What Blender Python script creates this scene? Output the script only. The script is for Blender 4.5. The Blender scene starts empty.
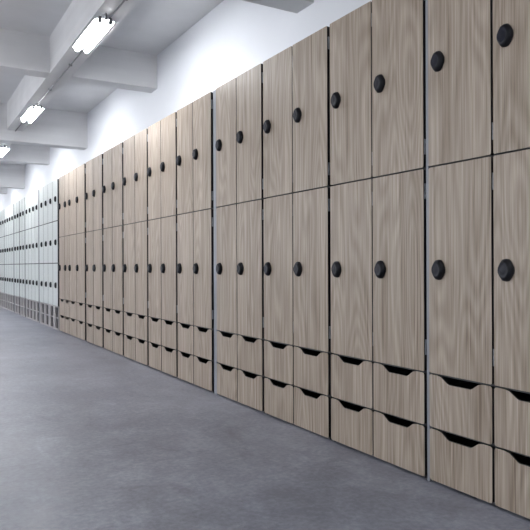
import bpy, bmesh, math, random
from mathutils import Matrix, Vector
random.seed(4)
COL = bpy.context.scene.collection
scn = bpy.context.scene

# ------------------------------------------------------------------ helpers
def box(bm, x0, x1, y0, y1, z0, z1, mi=0):
    vs = [bm.verts.new(p) for p in ((x0,y0,z0),(x1,y0,z0),(x1,y1,z0),(x0,y1,z0),
                                    (x0,y0,z1),(x1,y0,z1),(x1,y1,z1),(x0,y1,z1))]
    for q in ((0,3,2,1),(4,5,6,7),(0,1,5,4),(1,2,6,5),(2,3,7,6),(3,0,4,7)):
        f = bm.faces.new([vs[i] for i in q]); f.material_index = mi

def cyl(bm, p0, p1, r, n=16, mi=0, smooth=True):
    p0 = Vector(p0); p1 = Vector(p1); d = (p1-p0).normalized()
    a = d.orthogonal().normalized(); b = d.cross(a)
    A = []; B = []
    for i in range(n):
        t = 2*math.pi*i/n; o = a*math.cos(t)*r + b*math.sin(t)*r
        A.append(bm.verts.new(p0+o)); B.append(bm.verts.new(p1+o))
    for i in range(n):
        f = bm.faces.new((A[i],A[(i+1)%n],B[(i+1)%n],B[i])); f.smooth = smooth; f.material_index = mi
    bm.faces.new(A[::-1]).material_index = mi; bm.faces.new(B).material_index = mi

def slab(bm, pts, x0, x1, front=0, edge=1, cham=.0012):
    """pts: outline (y,z), counter-clockwise seen from -X; front face at x0, back at x1, small front chamfer"""
    n = len(pts)
    cy = sum(p[0] for p in pts)/n; cz = sum(p[1] for p in pts)/n
    F = [bm.verts.new((x0, y, z)) for y, z in pts]
    B = [bm.verts.new((x1, y, z)) for y, z in pts]
    f = bm.faces.new(F); f.material_index = front
    g = bm.faces.new(B[::-1]); g.material_index = edge
    for i in range(n):
        s = bm.faces.new((F[(i+1)%n], F[i], B[i], B[(i+1)%n])); s.material_index = edge
    bmesh.ops.recalc_face_normals(bm, faces=bm.faces)

def mesh(name, bm, mats, parent=None, loc=(0,0,0)):
    me = bpy.data.meshes.new(name); bm.to_mesh(me); bm.free()
    for m in (mats if isinstance(mats, (list, tuple)) else [mats]): me.materials.append(m)
    o = bpy.data.objects.new(name, me); COL.objects.link(o); o.location = loc
    if parent: o.parent = parent
    return o

def share(name, me, parent, loc):
    o = bpy.data.objects.new(name, me); COL.objects.link(o); o.location = loc; o.parent = parent
    return o

def thing(name, label, cat, loc=(0,0,0), group=None):
    o = bpy.data.objects.new(name, None); COL.objects.link(o); o.location = loc
    o['label'] = label; o['category'] = cat
    if group: o['group'] = group
    o.empty_display_size = .1
    return o

def tag(o, label, cat, group=None):
    o['label'] = label; o['category'] = cat
    if group: o['group'] = group
    return o

def struct(name, bm, m):
    o = mesh(name, bm, m); o['kind'] = 'structure'; return o

# ------------------------------------------------------------------ materials
def newmat(name):
    m = bpy.data.materials.new(name); m.use_nodes = True
    nt = m.node_tree; b = nt.nodes['Principled BSDF']
    return m, nt, b
def N(nt, t, **kw):
    n = nt.nodes.new(t)
    for k, v in kw.items():
        if k in n.inputs: n.inputs[k].default_value = v
        else: setattr(n, k, v)
    return n
def ramp(nt, src, stops):
    r = nt.nodes.new('ShaderNodeValToRGB'); nt.links.new(src, r.inputs[0])
    e = r.color_ramp.elements
    while len(e) < len(stops): e.new(.5)
    for q, (p, c) in zip(e, stops):
        q.position = p; q.color = (c[0], c[1], c[2], 1)
    return r.outputs[0]
def mathn(nt, op, a, b=0, c=None):
    n = nt.nodes.new('ShaderNodeMath'); n.operation = op
    for i, v in enumerate((a, b, c)):
        if v is None: continue
        if isinstance(v, (int, float)): n.inputs[i].default_value = v
        else: nt.links.new(v, n.inputs[i])
    return n.outputs[0]
def mixc(nt, kind, fac, a, b):
    n = nt.nodes.new('ShaderNodeMix'); n.data_type = 'RGBA'; n.blend_type = kind
    if isinstance(fac, (int, float)): n.inputs[0].default_value = fac
    else: nt.links.new(fac, n.inputs[0])
    for i, v in ((6, a), (7, b)):
        if isinstance(v, tuple): n.inputs[i].default_value = (*v, 1)
        else: nt.links.new(v, n.inputs[i])
    return n.outputs[2]

def plain(name, col, rough=.5, metal=0, noise=.06, scale=8, bump=0):
    m, nt, b = newmat(name)
    tc = N(nt, 'ShaderNodeTexCoord')
    n = N(nt, 'ShaderNodeTexNoise', Scale=scale, Detail=5.0)
    nt.links.new(tc.outputs['Object'], n.inputs['Vector'])
    c0 = tuple(max(0, c*(1-noise)) for c in col); c1 = tuple(min(1, c*(1+noise)) for c in col)
    nt.links.new(ramp(nt, n.outputs[0], ((.3, c0), (.7, c1))), b.inputs['Base Color'])
    if 'lock_' in name: b.inputs['Specular IOR Level'].default_value = .25
    b.inputs['Roughness'].default_value = rough; b.inputs['Metallic'].default_value = metal
    if bump:
        bp = N(nt, 'ShaderNodeBump', Strength=bump, Distance=.01)
        nt.links.new(n.outputs[0], bp.inputs['Height']); nt.links.new(bp.outputs[0], b.inputs['Normal'])
    return m

def wood_mat():
    m, nt, b = newmat('greige_oak_laminate')
    tc = N(nt, 'ShaderNodeTexCoord'); oi = N(nt, 'ShaderNodeObjectInfo')
    off = N(nt, 'ShaderNodeVectorMath', operation='SCALE'); off.inputs[0].default_value = (3.1, 17.7, 29.3)
    nt.links.new(oi.outputs['Random'], off.inputs['Scale'])
    add = N(nt, 'ShaderNodeVectorMath', operation='ADD')
    nt.links.new(tc.outputs['Object'], add.inputs[0]); nt.links.new(off.outputs[0], add.inputs[1])
    def noise(sy, sz, detail, rough=.55, dist=0.):
        mp = N(nt, 'ShaderNodeMapping'); mp.inputs['Scale'].default_value = (1, sy, sz)
        nt.links.new(add.outputs[0], mp.inputs[0])
        n = N(nt, 'ShaderNodeTexNoise', Scale=1.0, Detail=float(detail), Roughness=rough, Distortion=dist)
        nt.links.new(mp.outputs[0], n.inputs['Vector']); return n.outputs[0]
    broad = noise(14, .5, 2)
    streak = noise(120, 1.0, 4)
    fine = noise(300, 4, 3)
    # cathedral figure: contour lines of a stretched field
    field = noise(6.5, .9, 1, .4)
    w = mathn(nt, 'SINE', mathn(nt, 'MULTIPLY', field, 95.0))
    w = mathn(nt, 'MULTIPLY_ADD', w, .5, .5)
    v = mathn(nt, 'MULTIPLY', broad, .20)
    v = mathn(nt, 'MULTIPLY_ADD', streak, .40, v)
    v = mathn(nt, 'MULTIPLY_ADD', fine, .42, v)
    v = mathn(nt, 'MULTIPLY_ADD', w, .08, v)
    v = mathn(nt, 'ADD', v, -.035)
    c = ramp(nt, v, ((.35, (.185, .137, .099)), (.46, (.322, .261, .205)), (.56, (.408, .339, .275)), (.68, (.54, .465, .39))))
    nt.links.new(c, b.inputs['Base Color'])
    b.inputs['Roughness'].default_value = .42
    b.inputs['Specular IOR Level'].default_value = .35
    bp = N(nt, 'ShaderNodeBump', Strength=.12, Distance=.001)
    nt.links.new(fine, bp.inputs['Height']); nt.links.new(bp.outputs[0], b.inputs['Normal'])
    return m

def floor_mat():
    m, nt, b = newmat('blue_grey_polished_concrete')
    tc = N(nt, 'ShaderNodeTexCoord')
    def noise(s, d, r=.6, dist=0., sc=(1,1,1), rot=0):
        mp = N(nt, 'ShaderNodeMapping'); mp.inputs['Scale'].default_value = sc; mp.inputs['Rotation'].default_value = (0,0,rot)
        nt.links.new(tc.outputs['Object'], mp.inputs[0])
        n = N(nt, 'ShaderNodeTexNoise', Scale=s, Detail=d, Roughness=r, Distortion=dist)
        nt.links.new(mp.outputs[0], n.inputs['Vector']); return n.outputs[0]
    big = noise(.9, 4.); mid = noise(6., 6., .65, .6); fine = noise(45., 6., .7)
    scuff = noise(3.2, 7., .68, 1.5, (1, .4, 1), .9)
    v = mathn(nt, 'MULTIPLY', big, .30)
    v = mathn(nt, 'MULTIPLY_ADD', mid, .40, v)
    v = mathn(nt, 'MULTIPLY_ADD', fine, .30, v)
    c = ramp(nt, v, ((.41, (.155, .164, .202)), (.50, (.232, .243, .288)), (.59, (.325, .338, .388))))
    sc = ramp(nt, scuff, ((.28, (.62, .62, .62)), (.42, (.95, .95, .95)), (.58, (1, 1, 1)), (.72, (1.35, 1.35, 1.35))))
    nt.links.new(mixc(nt, 'MULTIPLY', .8, c, sc), b.inputs['Base Color'])
    nt.links.new(ramp(nt, mid, ((.3, (.30,)*3), (.7, (.50,)*3))), b.inputs['Roughness'])
    b.inputs['Specular IOR Level'].default_value = .4
    bp = N(nt, 'ShaderNodeBump', Strength=.12, Distance=.004)
    nt.links.new(fine, bp.inputs['Height']); nt.links.new(bp.outputs[0], b.inputs['Normal'])
    return m

def concrete_paint(name, col):
    m, nt, b = newmat(name)
    tc = N(nt, 'ShaderNodeTexCoord')
    mp = N(nt, 'ShaderNodeMapping'); mp.inputs['Scale'].default_value = (.5, .5, 9)
    nt.links.new(tc.outputs['Object'], mp.inputs[0])
    n = N(nt, 'ShaderNodeTexNoise', Scale=1.2, Detail=4.0); nt.links.new(mp.outputs[0], n.inputs['Vector'])
    n2 = N(nt, 'ShaderNodeTexNoise', Scale=2.5, Detail=6.0); nt.links.new(tc.outputs['Object'], n2.inputs['Vector'])
    v = mathn(nt, 'MULTIPLY_ADD', n2.outputs[0], .5, mathn(nt, 'MULTIPLY', n.outputs[0], .5))
    c0 = tuple(c*.93 for c in col); c1 = tuple(min(1, c*1.05) for c in col)
    nt.links.new(ramp(nt, v, ((.38, c0), (.62, c1))), b.inputs['Base Color'])
    b.inputs['Roughness'].default_value = .75
    bp = N(nt, 'ShaderNodeBump', Strength=.25, Distance=.01)
    nt.links.new(v, bp.inputs['Height']); nt.links.new(bp.outputs[0], b.inputs['Normal'])
    return m

WOOD = wood_mat(); FLOOR = floor_mat()
PAINT = concrete_paint('white_painted_concrete', (.68, .68, .69))
WALLP = plain('white_wall_paint', (.80, .82, .86), .8, 0, .015, 1.5)
CORE = plain('black_compact_core', (.012, .012, .014), .45)
DARK = plain('dark_carcass', (.030, .032, .036), .6)
GREY = plain('grey_steel_filler', (.27, .285, .32), .4, .0)
DGREY = plain('dark_grey_filler', (.16, .17, .19), .5, .0)
LOCKM = plain('black_lock_plastic', (.005, .0055, .009), .45, 0, .2, 60)
LOCKF = plain('blue_black_lock_face', (.008, .009, .018), .36, 0, .25, 80)
HINGE = plain('brushed_hinge_metal', (.38, .40, .44), .4, .5)
WHITE = plain('white_door_laminate', (.64, .675, .66), .4, 0, .02, 3)
CUBBY = plain('pale_grey_cubby_board', (.44, .42, .42), .5)
CSHADE = plain('charcoal_recess_shade', (.035, .033, .036), .7)  # shade of the cubby recess put into a near-black colour
BLACKF = plain('charcoal_filler', (.035, .037, .042), .5)
HOUS = plain('white_fixture_enamel', (.75, .76, .78), .4)
HOLD = plain('grey_lamp_holder', (.16, .16, .17), .5)
COND = plain('grey_conduit', (.22, .22, .23), .5)
def emit(name, col, s):
    m, nt, b = newmat(name)
    b.inputs['Base Color'].default_value = (.9, .9, .9, 1)
    b.inputs['Emission Color'].default_value = (*col, 1); b.inputs['Emission Strength'].default_value = s
    return m
TUBE = emit('fluorescent_tube', (.97, .98, 1.0), 100.0)

# ------------------------------------------------------------------ room
DX = 1.774            # plane of the locker fronts
WX = 2.274            # wall behind the lockers
CZ = 3.01             # ceiling
XL, YB, YF = -3.4, -3.2, 24.0
bm = bmesh.new(); box(bm, XL-.2, WX+.2, YB-.2, YF+.2, -.2, 0); struct('floor', bm, FLOOR)
bm = bmesh.new(); box(bm, XL-.2, WX+.2, YB-.2, YF+.2, CZ, CZ+.2); struct('ceiling', bm, PAINT)
bm = bmesh.new(); box(bm, WX, WX+.2, YB-.2, YF+.2, 0, CZ); struct('wall_right', bm, WALLP)
ADDED_WIN = [(-1.2, 1.6), (2.6, 5.4), (6.4, 9.2), (10.2, 13.0), (14.0, 16.8)]  # window openings added in the unseen wall to let light in
bm = bmesh.new(); ys = YB-.2
for a, b_ in ADDED_WIN:
    box(bm, XL-.2, XL, ys, a, 0, CZ); box(bm, XL-.2, XL, a, b_, 0, .9); box(bm, XL-.2, XL, a, b_, 2.3, CZ); ys = b_
box(bm, XL-.2, XL, ys, YF+.2, 0, CZ); struct('wall_left', bm, WALLP)
for i, (a, b_) in enumerate(ADDED_WIN):
    bm = bmesh.new()
    for c in (a, (a+b_)/2-.03, b_-.06): box(bm, XL-.13, XL-.07, c, c+.06, .9, 2.3)
    for c, d_ in ((a+.06, (a+b_)/2-.03), ((a+b_)/2+.03, b_-.06)):
        for z in (.9, 2.24): box(bm, XL-.13, XL-.07, c, d_, z, z+.06)
    struct('added_window_%d' % (i+1), bm, HOUS)  # frames of the added, unseen windows
bm = bmesh.new(); box(bm, XL, WX, YB-.2, YB, 0, CZ); struct('wall_back', bm, WALLP)
bm = bmesh.new(); box(bm, XL, WX, YF, YF+.2, 0, CZ); struct('wall_front', bm, WALLP)
k = 1
bm = bmesh.new(); box(bm, 1.208, 1.406, YB, YF, 2.664, CZ); struct('trim_%d' % k, bm, PAINT); k += 1
bm = bmesh.new(); box(bm, -1.75, -1.55, YB, YF, 2.664, CZ); struct('trim_%d' % k, bm, PAINT); k += 1
beams = [(-2.15, 1), (.55, 0), (3.264, 1), (6.08, 0), (8.867, 1), (11.48, 0), (14.05, 1), (16.65, 0), (19.25, 1), (21.85, 0)]
for y, deep in beams:
    zb = 2.52 if deep else 2.668
    bm = bmesh.new()
    if deep:
        box(bm, XL, WX, y, y+.197, zb, CZ)
    else:
        for a, b_ in ((XL, -1.75), (-1.55, 1.208), (1.406, WX)): box(bm, a, b_, y, y+.187, zb, CZ)
    struct('trim_%d' % k, bm, PAINT); k += 1

# ------------------------------------------------------------------ lock + hinge meshes (shared)
def lock_mesh():
    bm = bmesh.new()
    half = [(0, .0395), (.010, .0375), (.0175, .027), (.0255, .010), (.0265, 0), (.0255, -.010), (.0175, -.027), (.010, -.0375)]
    out = half + [(0, -.0395)] + [(-y, z) for y, z in reversed(half[1:])]
    layers = [(1.0, 0), (1.03, -.004), (1.0, -.011), (.86, -.018), (.66, -.0225), (.60, -.0215), (.30, -.0235)]
    rings = [[bm.verts.new((x, y*s*1.12, z*s*.96)) for y, z in out] for s, x in layers]
    n = len(out)
    for j in range(len(rings)-1):
        for i in range(n):
            f = bm.faces.new((rings[j][i], rings[j][(i+1)%n], rings[j+1][(i+1)%n], rings[j+1][i]))
            f.material_index = 1 if j >= 4 else 0; f.smooth = True
    bm.faces.new(rings[0][::-1]); f = bm.faces.new(rings[-1]); f.material_index = 1; f.smooth = True
    bmesh.ops.recalc_face_normals(bm, faces=bm.faces)
    me = bpy.data.meshes.new('lock'); bm.to_mesh(me); bm.free()
    me.materials.append(LOCKM); me.materials.append(LOCKF); return me
LOCK = lock_mesh()
def hinge_mesh():
    bm = bmesh.new()
    box(bm, .005, .014, -.003, -.0002, -.030, .030)
    for z in (-.020, 0, .020): cyl(bm, (.007, -.0032, z-.007), (.007, -.0032, z+.007), .0022, 10)
    me = bpy.data.meshes.new('hinge'); bm.to_mesh(me); bm.free(); me.materials.append(HINGE); return me
HMESH = hinge_mesh()

TH = .012
def rrect(w, h, r=.006, n=3):
    pts = []
    for cx, cz, a0 in ((w/2-r, h/2-r, 0), (-w/2+r, h/2-r, 90), (-w/2+r, -h/2+r, 180), (w/2-r, -h/2+r, 270)):
        for i in range(n+1):
            a = math.radians(a0 + 90*i/n); pts.append((cx + r*math.cos(a), cz + r*math.sin(a)))
    return pts
def notched(w, h, r=.006, n=3):
    """drawer front, grip notch in the top edge (y grows away from the camera)"""
    pts = rrect(w, h, r, n)
    # rrect starts with the far top corner (n+1 points), then the near top corner
    c = 0.0; T = h/2
    nt = [(c+.108, T), (c+.088, T-.004), (c+.056, T-.025), (c+.048, T-.028), (c-.052, T-.028), (c-.060, T-.025), (c-.090, T-.004), (c-.112, T)]
    pts = [(y, z) for y, z in pts]
    return pts[:n+1] + nt + pts[n+1:]

def door(parent, y0, y1, z0, z1, mat, lock_y, lock_z, hinges, px, slim=False):
    """y0 near edge, y1 far edge"""
    w, h = y1-y0, z1-z0
    bm = bmesh.new(); slab(bm, rrect(w, h), 0, TH)
    d = mesh('door', bm, [mat, CORE], parent, (DX-px, (y0+y1)/2-parent.location.y, (z0+z1)/2))
    share('lock', LOCK, d, (0, lock_y-(y0+y1)/2, lock_z-(z0+z1)/2))
    for hz in hinges:
        g = share('hinge', HMESH, d, (0, -w/2, hz-(z0+z1)/2))
        if slim: g.scale = (.7, .35, 1)
    return d

def drawer(parent, y0, y1, z0, z1, px):
    w, h = y1-y0, z1-z0
    bm = bmesh.new(); slab(bm, notched(w, h, .009), 0, TH)
    d = mesh('drawer', bm, [WOOD, CORE], parent, (DX-px, (y0+y1)/2-parent.location.y, (z0+z1)/2))
    bm = bmesh.new()
    a, b_ = -w/2+.022, w/2-.022; zb, zt = -h/2+.012, h/2-.045
    box(bm, TH, .42, a, b_, zb, zb+.008)
    box(bm, TH, .42, a, a+.010, zb+.008, zt); box(bm, TH, .42, b_-.010, b_, zb+.008, zt)
    box(bm, .41, .42, a+.010, b_-.010, zb+.008, zt)
    mesh('drawer_box', bm, DARK, d)
    return d

def wood_cabinet(edges, gap_far, label):
    """edges: column boundaries from near to far (near side of each far door), gap_far left free at the near sides"""
    y0, y1 = edges[0][0], edges[-1][1]
    px = DX+.25
    t = thing('locker_cabinet', label, 'locker cabinet', (px, y0, 0), 'wood-fronted locker cabinets along the right wall')
    off = -y0
    bm = bmesh.new(); X0 = DX-px+TH+.003; X1 = WX-px-.003
    s = .012
    ya, yb = y0+.001, y1-.001
    box(bm, X0+.0, X1, ya+off, ya+s+off, .0, 1.998); box(bm, X0, X1, yb-s+off, yb+off, .0, 1.998)
    box(bm, X0, X1, ya+s+off, yb-s+off, 1.984, 1.998)
    box(bm, X1-.006, X1, ya+s+off, yb-s+off, .05, 1.984)
    box(bm, X0+.03, X1, ya+s+off, yb-s+off, .0, .02)
    for z in (.2125, .4225, 1.2245): box(bm, X0+.001, X1-.006, ya+s+off, yb-s+off, z-.006, z+.006)
    for (a, b_), (c, d_) in zip(edges[:-1], edges[1:]):
        m = (b_+c)/2; box(bm, X0+.002, X1-.007, m-.006+off, m+.006+off, .02, 1.984)
    mesh('carcass', bm, DARK, t)
    for q, (a, b_) in enumerate(edges):
        ly = b_-.0555; slim = q > 0 and a > 1.6
        door(t, a, b_, 1.2280, 2.000, WOOD, ly, 1.621, (1.918, 1.310), px, slim)
        door(t, a, b_, .4255, 1.2215, WOOD, ly, .825, (1.135, .520), px, slim)
        drawer(t, a, b_, .2155, .4195, px)
        drawer(t, a, b_, .0100, .2090, px)
    return t

# boundaries measured along the corridor: (near edge, far edge) of every column of doors
C = [
 ([(1.165, 1.4645), (1.4742, 1.772)], 'nearest oak-look locker cabinet, cut off by the right edge of the photo'),
 ([(1.7996, 2.1063), (2.1133, 2.416)], 'second oak-look locker cabinet from the right, left of the nearest one'),
 ([(2.438, 2.7455), (2.7527, 3.053)], 'third oak-look locker cabinet from the right edge'),
 ([(3.0759, 3.3785), (3.3856, 3.668)], 'fourth oak-look locker cabinet from the right, broad grey strip on its left'),
 ([(3.7458, 4.038), (4.0464, 4.336)], 'fifth oak-look locker cabinet from the right, broad grey strip on its right'),
 ([(4.3637, 4.668), (4.6771, 4.969)], 'sixth oak-look locker cabinet from the right edge'),
 ([(5.0006, 5.307), (5.3165, 5.637)], 'seventh oak-look locker cabinet from the right edge'),
 ([(5.6756, 5.992), (6.0024, 6.302)], 'eighth oak-look locker cabinet from the right, two before the four-column cabinet'),
 ([(6.3521, 6.69), (6.7, 6.995)], 'oak-look locker cabinet two columns wide, directly right of the four-column one'),
 ([(7.0571, 7.43), (7.44, 7.81), (7.82, 8.05), (8.06, 8.365)], 'farthest oak-look locker cabinet, four columns wide, next to the white lockers'),
]
for e, lab in C: wood_cabinet(e, 0, lab)

# grey filler strips, full height, flush with the doors
def filler(y0, y1, m, label, inset=.0):
    bm = bmesh.new(); box(bm, -.01, .01, -(y1-y0)/2, (y1-y0)/2, .0, 1.995)
    tag(mesh('filler_strip', bm, m, None, (DX+.0105+inset, (y0+y1)/2, 0)), label, 'filler strip', 'grey filler strips between locker cabinets')
filler(1.7730, 1.7850, GREY, 'narrow blue-grey filler strip between the two oak-look cabinets nearest the camera')
filler(3.6695, 3.7100, GREY, 'broad blue-grey filler strip between the fourth and fifth oak-look cabinets from the right')

# ------------------------------------------------------------------ white lockers with open cubbies
def white_cabinet(y0, y1, n, label):
    px = DX+.25
    t = thing('locker_cabinet', label, 'locker cabinet', (px, y0, 0), 'white three-tier locker cabinets along the right wall')
    off = -y0; X0 = DX-px+TH+.003; X1 = WX-px-.003; s = .014
    p = (y1-y0)/n
    bm = bmesh.new()
    for i in range(n+1):
        c = y0+i*p
        a, b_ = (c, c+s) if i == 0 else ((c-s, c) if i == n else (c-s/2, c+s/2))
        box(bm, X0, X1, a+off, b_+off, .313, 1.998)
    for i in range(n):
        a = y0+i*p+(s if i == 0 else s/2); b_ = y0+(i+1)*p-(s if i == n-1 else s/2)
        for z in (.888, 1.450): box(bm, X0+.002, X1, a+off, b_+off, z-.007, z+.007)
        box(bm, X0, X1, a+off, b_+off, 1.984, 1.998); box(bm, X1-.008, X1, a+off, b_+off, .32, 1.98)
    mesh('carcass', bm, DARK, t)
    bm = bmesh.new()
    for i in range(n+1):
        c = y0+i*p
        a, b_ = (c, c+s) if i == 0 else ((c-s, c) if i == n else (c-s/2, c+s/2))
        box(bm, X0-TH, X1, a+off, b_+off, 0, .312)
    for i in range(n):
        a = y0+i*p+(s if i == 0 else s/2); b_ = y0+(i+1)*p-(s if i == n-1 else s/2)
        for z0, z1 in ((.0, .012), (.152, .160), (.300, .3115)): box(bm, X0-TH, X1, a+off, b_+off, z0, z1)
    mesh('shoe_cubby', bm, CUBBY, t)
    for i in range(n):
        a = y0+i*p+s; b_ = y0+(i+1)*p-s
        for z0, z1 in ((.012, .152), (.160, .300)):
            bm = bmesh.new(); box(bm, X0+.012, X0+.018, a+off, b_+off-.07, z0, z1)
            mesh('cubby_shade_sheet', bm, CSHADE, t)  # dark sheet just behind the front stands in for shade inside the cubby
            bm = bmesh.new(); box(bm, X0-.006, X0+.02, b_+off-.07, b_+off, z0, z1)
            mesh('cubby_front_panel', bm, CUBBY, t)
    for i in range(n):
        a = y0+i*p+.006; b_ = y0+(i+1)*p-.006
        for z0, z1, lz in ((.318, .881, .274), (.893, 1.444, .272), (1.456, 2.0, .285)):
            door(t, a, b_, z0, z1, WHITE, a+.10, z0+lz, (), px)
    return t
W = [(8.455, 9.730, 4, 'nearest white locker cabinet, right beside the oak-look fronts'),
     (9.790, 10.960, 4, 'second white locker cabinet counting from the oak-look ones'),
     (11.005, 11.530, 2, 'third white locker cabinet from the oak-look ones, just two columns wide'),
     (11.575, 12.140, 2, 'fourth white locker cabinet from the oak-look ones, just two columns wide'),
     (12.210, 13.410, 4, 'fifth white locker cabinet from the oak-look ones, near the left edge'),
     (13.440, 14.640, 4, 'farthest white locker cabinet, at the left edge of the photo')]
for a, b_, n, lab in W: white_cabinet(a, b_, n, lab)
for a, b_, w in ((9.732, 9.788, 'nearest dark grey filler strip between the first and second white cabinets'),
              (10.962, 11.003, 'charcoal filler strip between the second and third white cabinets'),
              (11.532, 11.573, 'charcoal filler strip between the third and fourth white cabinets'),
              (12.142, 12.208, 'dark grey filler strip between the fourth and fifth white cabinets')):
    filler(a, b_, BLACKF if 10.9 < a < 11.6 else DGREY, w)

# ------------------------------------------------------------------ lamps
def light_fixture(x, y0, y1, label):
    L = y1-y0
    t = thing('ceiling_light', label, 'ceiling light', (x, (y0+y1)/2, 2.664), 'twin-tube fluorescent lights under the beam')
    h = L/2
    bm = bmesh.new()
    box(bm, -.028, .028, -h+.02, h-.02, -.030, 0)
    # shallow winged reflector
    prof = [(-.074, -.046), (-.072, -.041), (-.026, -.029), (.026, -.029), (.072, -.041), (.074, -.046), (.030, -.034), (-.030, -.034)]
    A = [bm.verts.new((px, -h+.02, pz)) for px, pz in prof]; B = [bm.verts.new((px, h-.02, pz)) for px, pz in prof]
    n = len(prof)
    for i in range(n): bm.faces.new((A[i], A[(i+1)%n], B[(i+1)%n], B[i]))
    bm.faces.new(A[::-1]); bm.faces.new(B)
    bmesh.ops.recalc_face_normals(bm, faces=bm.faces)
    mesh('housing', bm, HOUS, t)
    for sx in (-.038, .038):
        bm = bmesh.new(); cyl(bm, (sx, -h+.03, -.056), (sx, h-.03, -.056), .0185, 16)
        mesh('tube', bm, TUBE, t)
        for e in (-1, 1):
            bm = bmesh.new()
            a, b_ = sorted((e*(h-.030), e*(h-.004)))
            box(bm, sx-.010, sx+.010, a, b_, -.064, -.024)
            cyl(bm, (sx, a+.004, -.056), (sx, b_-.004, -.056), .015, 14)
            mesh('lamp_holder', bm, HOLD, t)
    for e in (-1, 1):
        bm = bmesh.new(); a, b_ = sorted((e*(h+.012), e*(h-.02))); box(bm, -.006, .006, a, b_, -.05, -.0)
        mesh('end_bracket', bm, HOLD, t)
    return t
LX = 1.270
light_fixture(1.272, 4.44, 5.16, 'nearest glowing twin-tube fluorescent light under the ceiling beam')
light_fixture(1.312, 7.26, 8.00, 'middle glowing twin-tube fluorescent light, between the nearest and the farthest')
light_fixture(1.335, 10.00, 10.74, 'farthest glowing twin-tube fluorescent light, cut by the left edge')
for i, y in enumerate((-.95, 12.40, 15.0, 17.6, 20.2)):  # unseen fixtures added only to light the room
    light_fixture(LX, y, y+.74, 'added twin-tube fluorescent light, unseen on the right beam, to light the room')
bm = bmesh.new()
cyl(bm, (1.314, 3.47, 2.655), (1.314, 8.86, 2.655), .0062, 10)
for y in (3.6, 4.1, 5.7, 6.6, 8.3): box(bm, 1.300, 1.328, y, y+.02, 2.646, 2.664)
tag(mesh('electrical_conduit', bm, COND), 'thin grey conduit running along the underside of the ceiling beam between lights', 'conduit')

# ------------------------------------------------------------------ world, camera, view
w = bpy.data.worlds.new('World'); scn.world = w; w.use_nodes = True
w.node_tree.nodes['Background'].inputs[0].default_value = (.95, .97, 1, 1)
w.node_tree.nodes['Background'].inputs[1].default_value = 5.2
cam = bpy.data.cameras.new('Camera'); co = bpy.data.objects.new('Camera', cam); COL.objects.link(co)
cam.sensor_width = 36; cam.lens = 622*36/530; cam.clip_start = .05; cam.clip_end = 100
co.matrix_world = (Matrix.Translation((0, 0, .8441)) @ Matrix.Rotation(-.5283, 4, 'Z')
                   @ Matrix.Rotation(math.pi/2+.0009, 4, 'X') @ Matrix.Rotation(-.0040, 4, 'Z'))
scn.camera = co
vs = scn.view_settings
vs.view_transform = 'Standard'; vs.look = 'None'; vs.gamma = 1; vs.use_curve_mapping = False
vs.exposure = 0.26
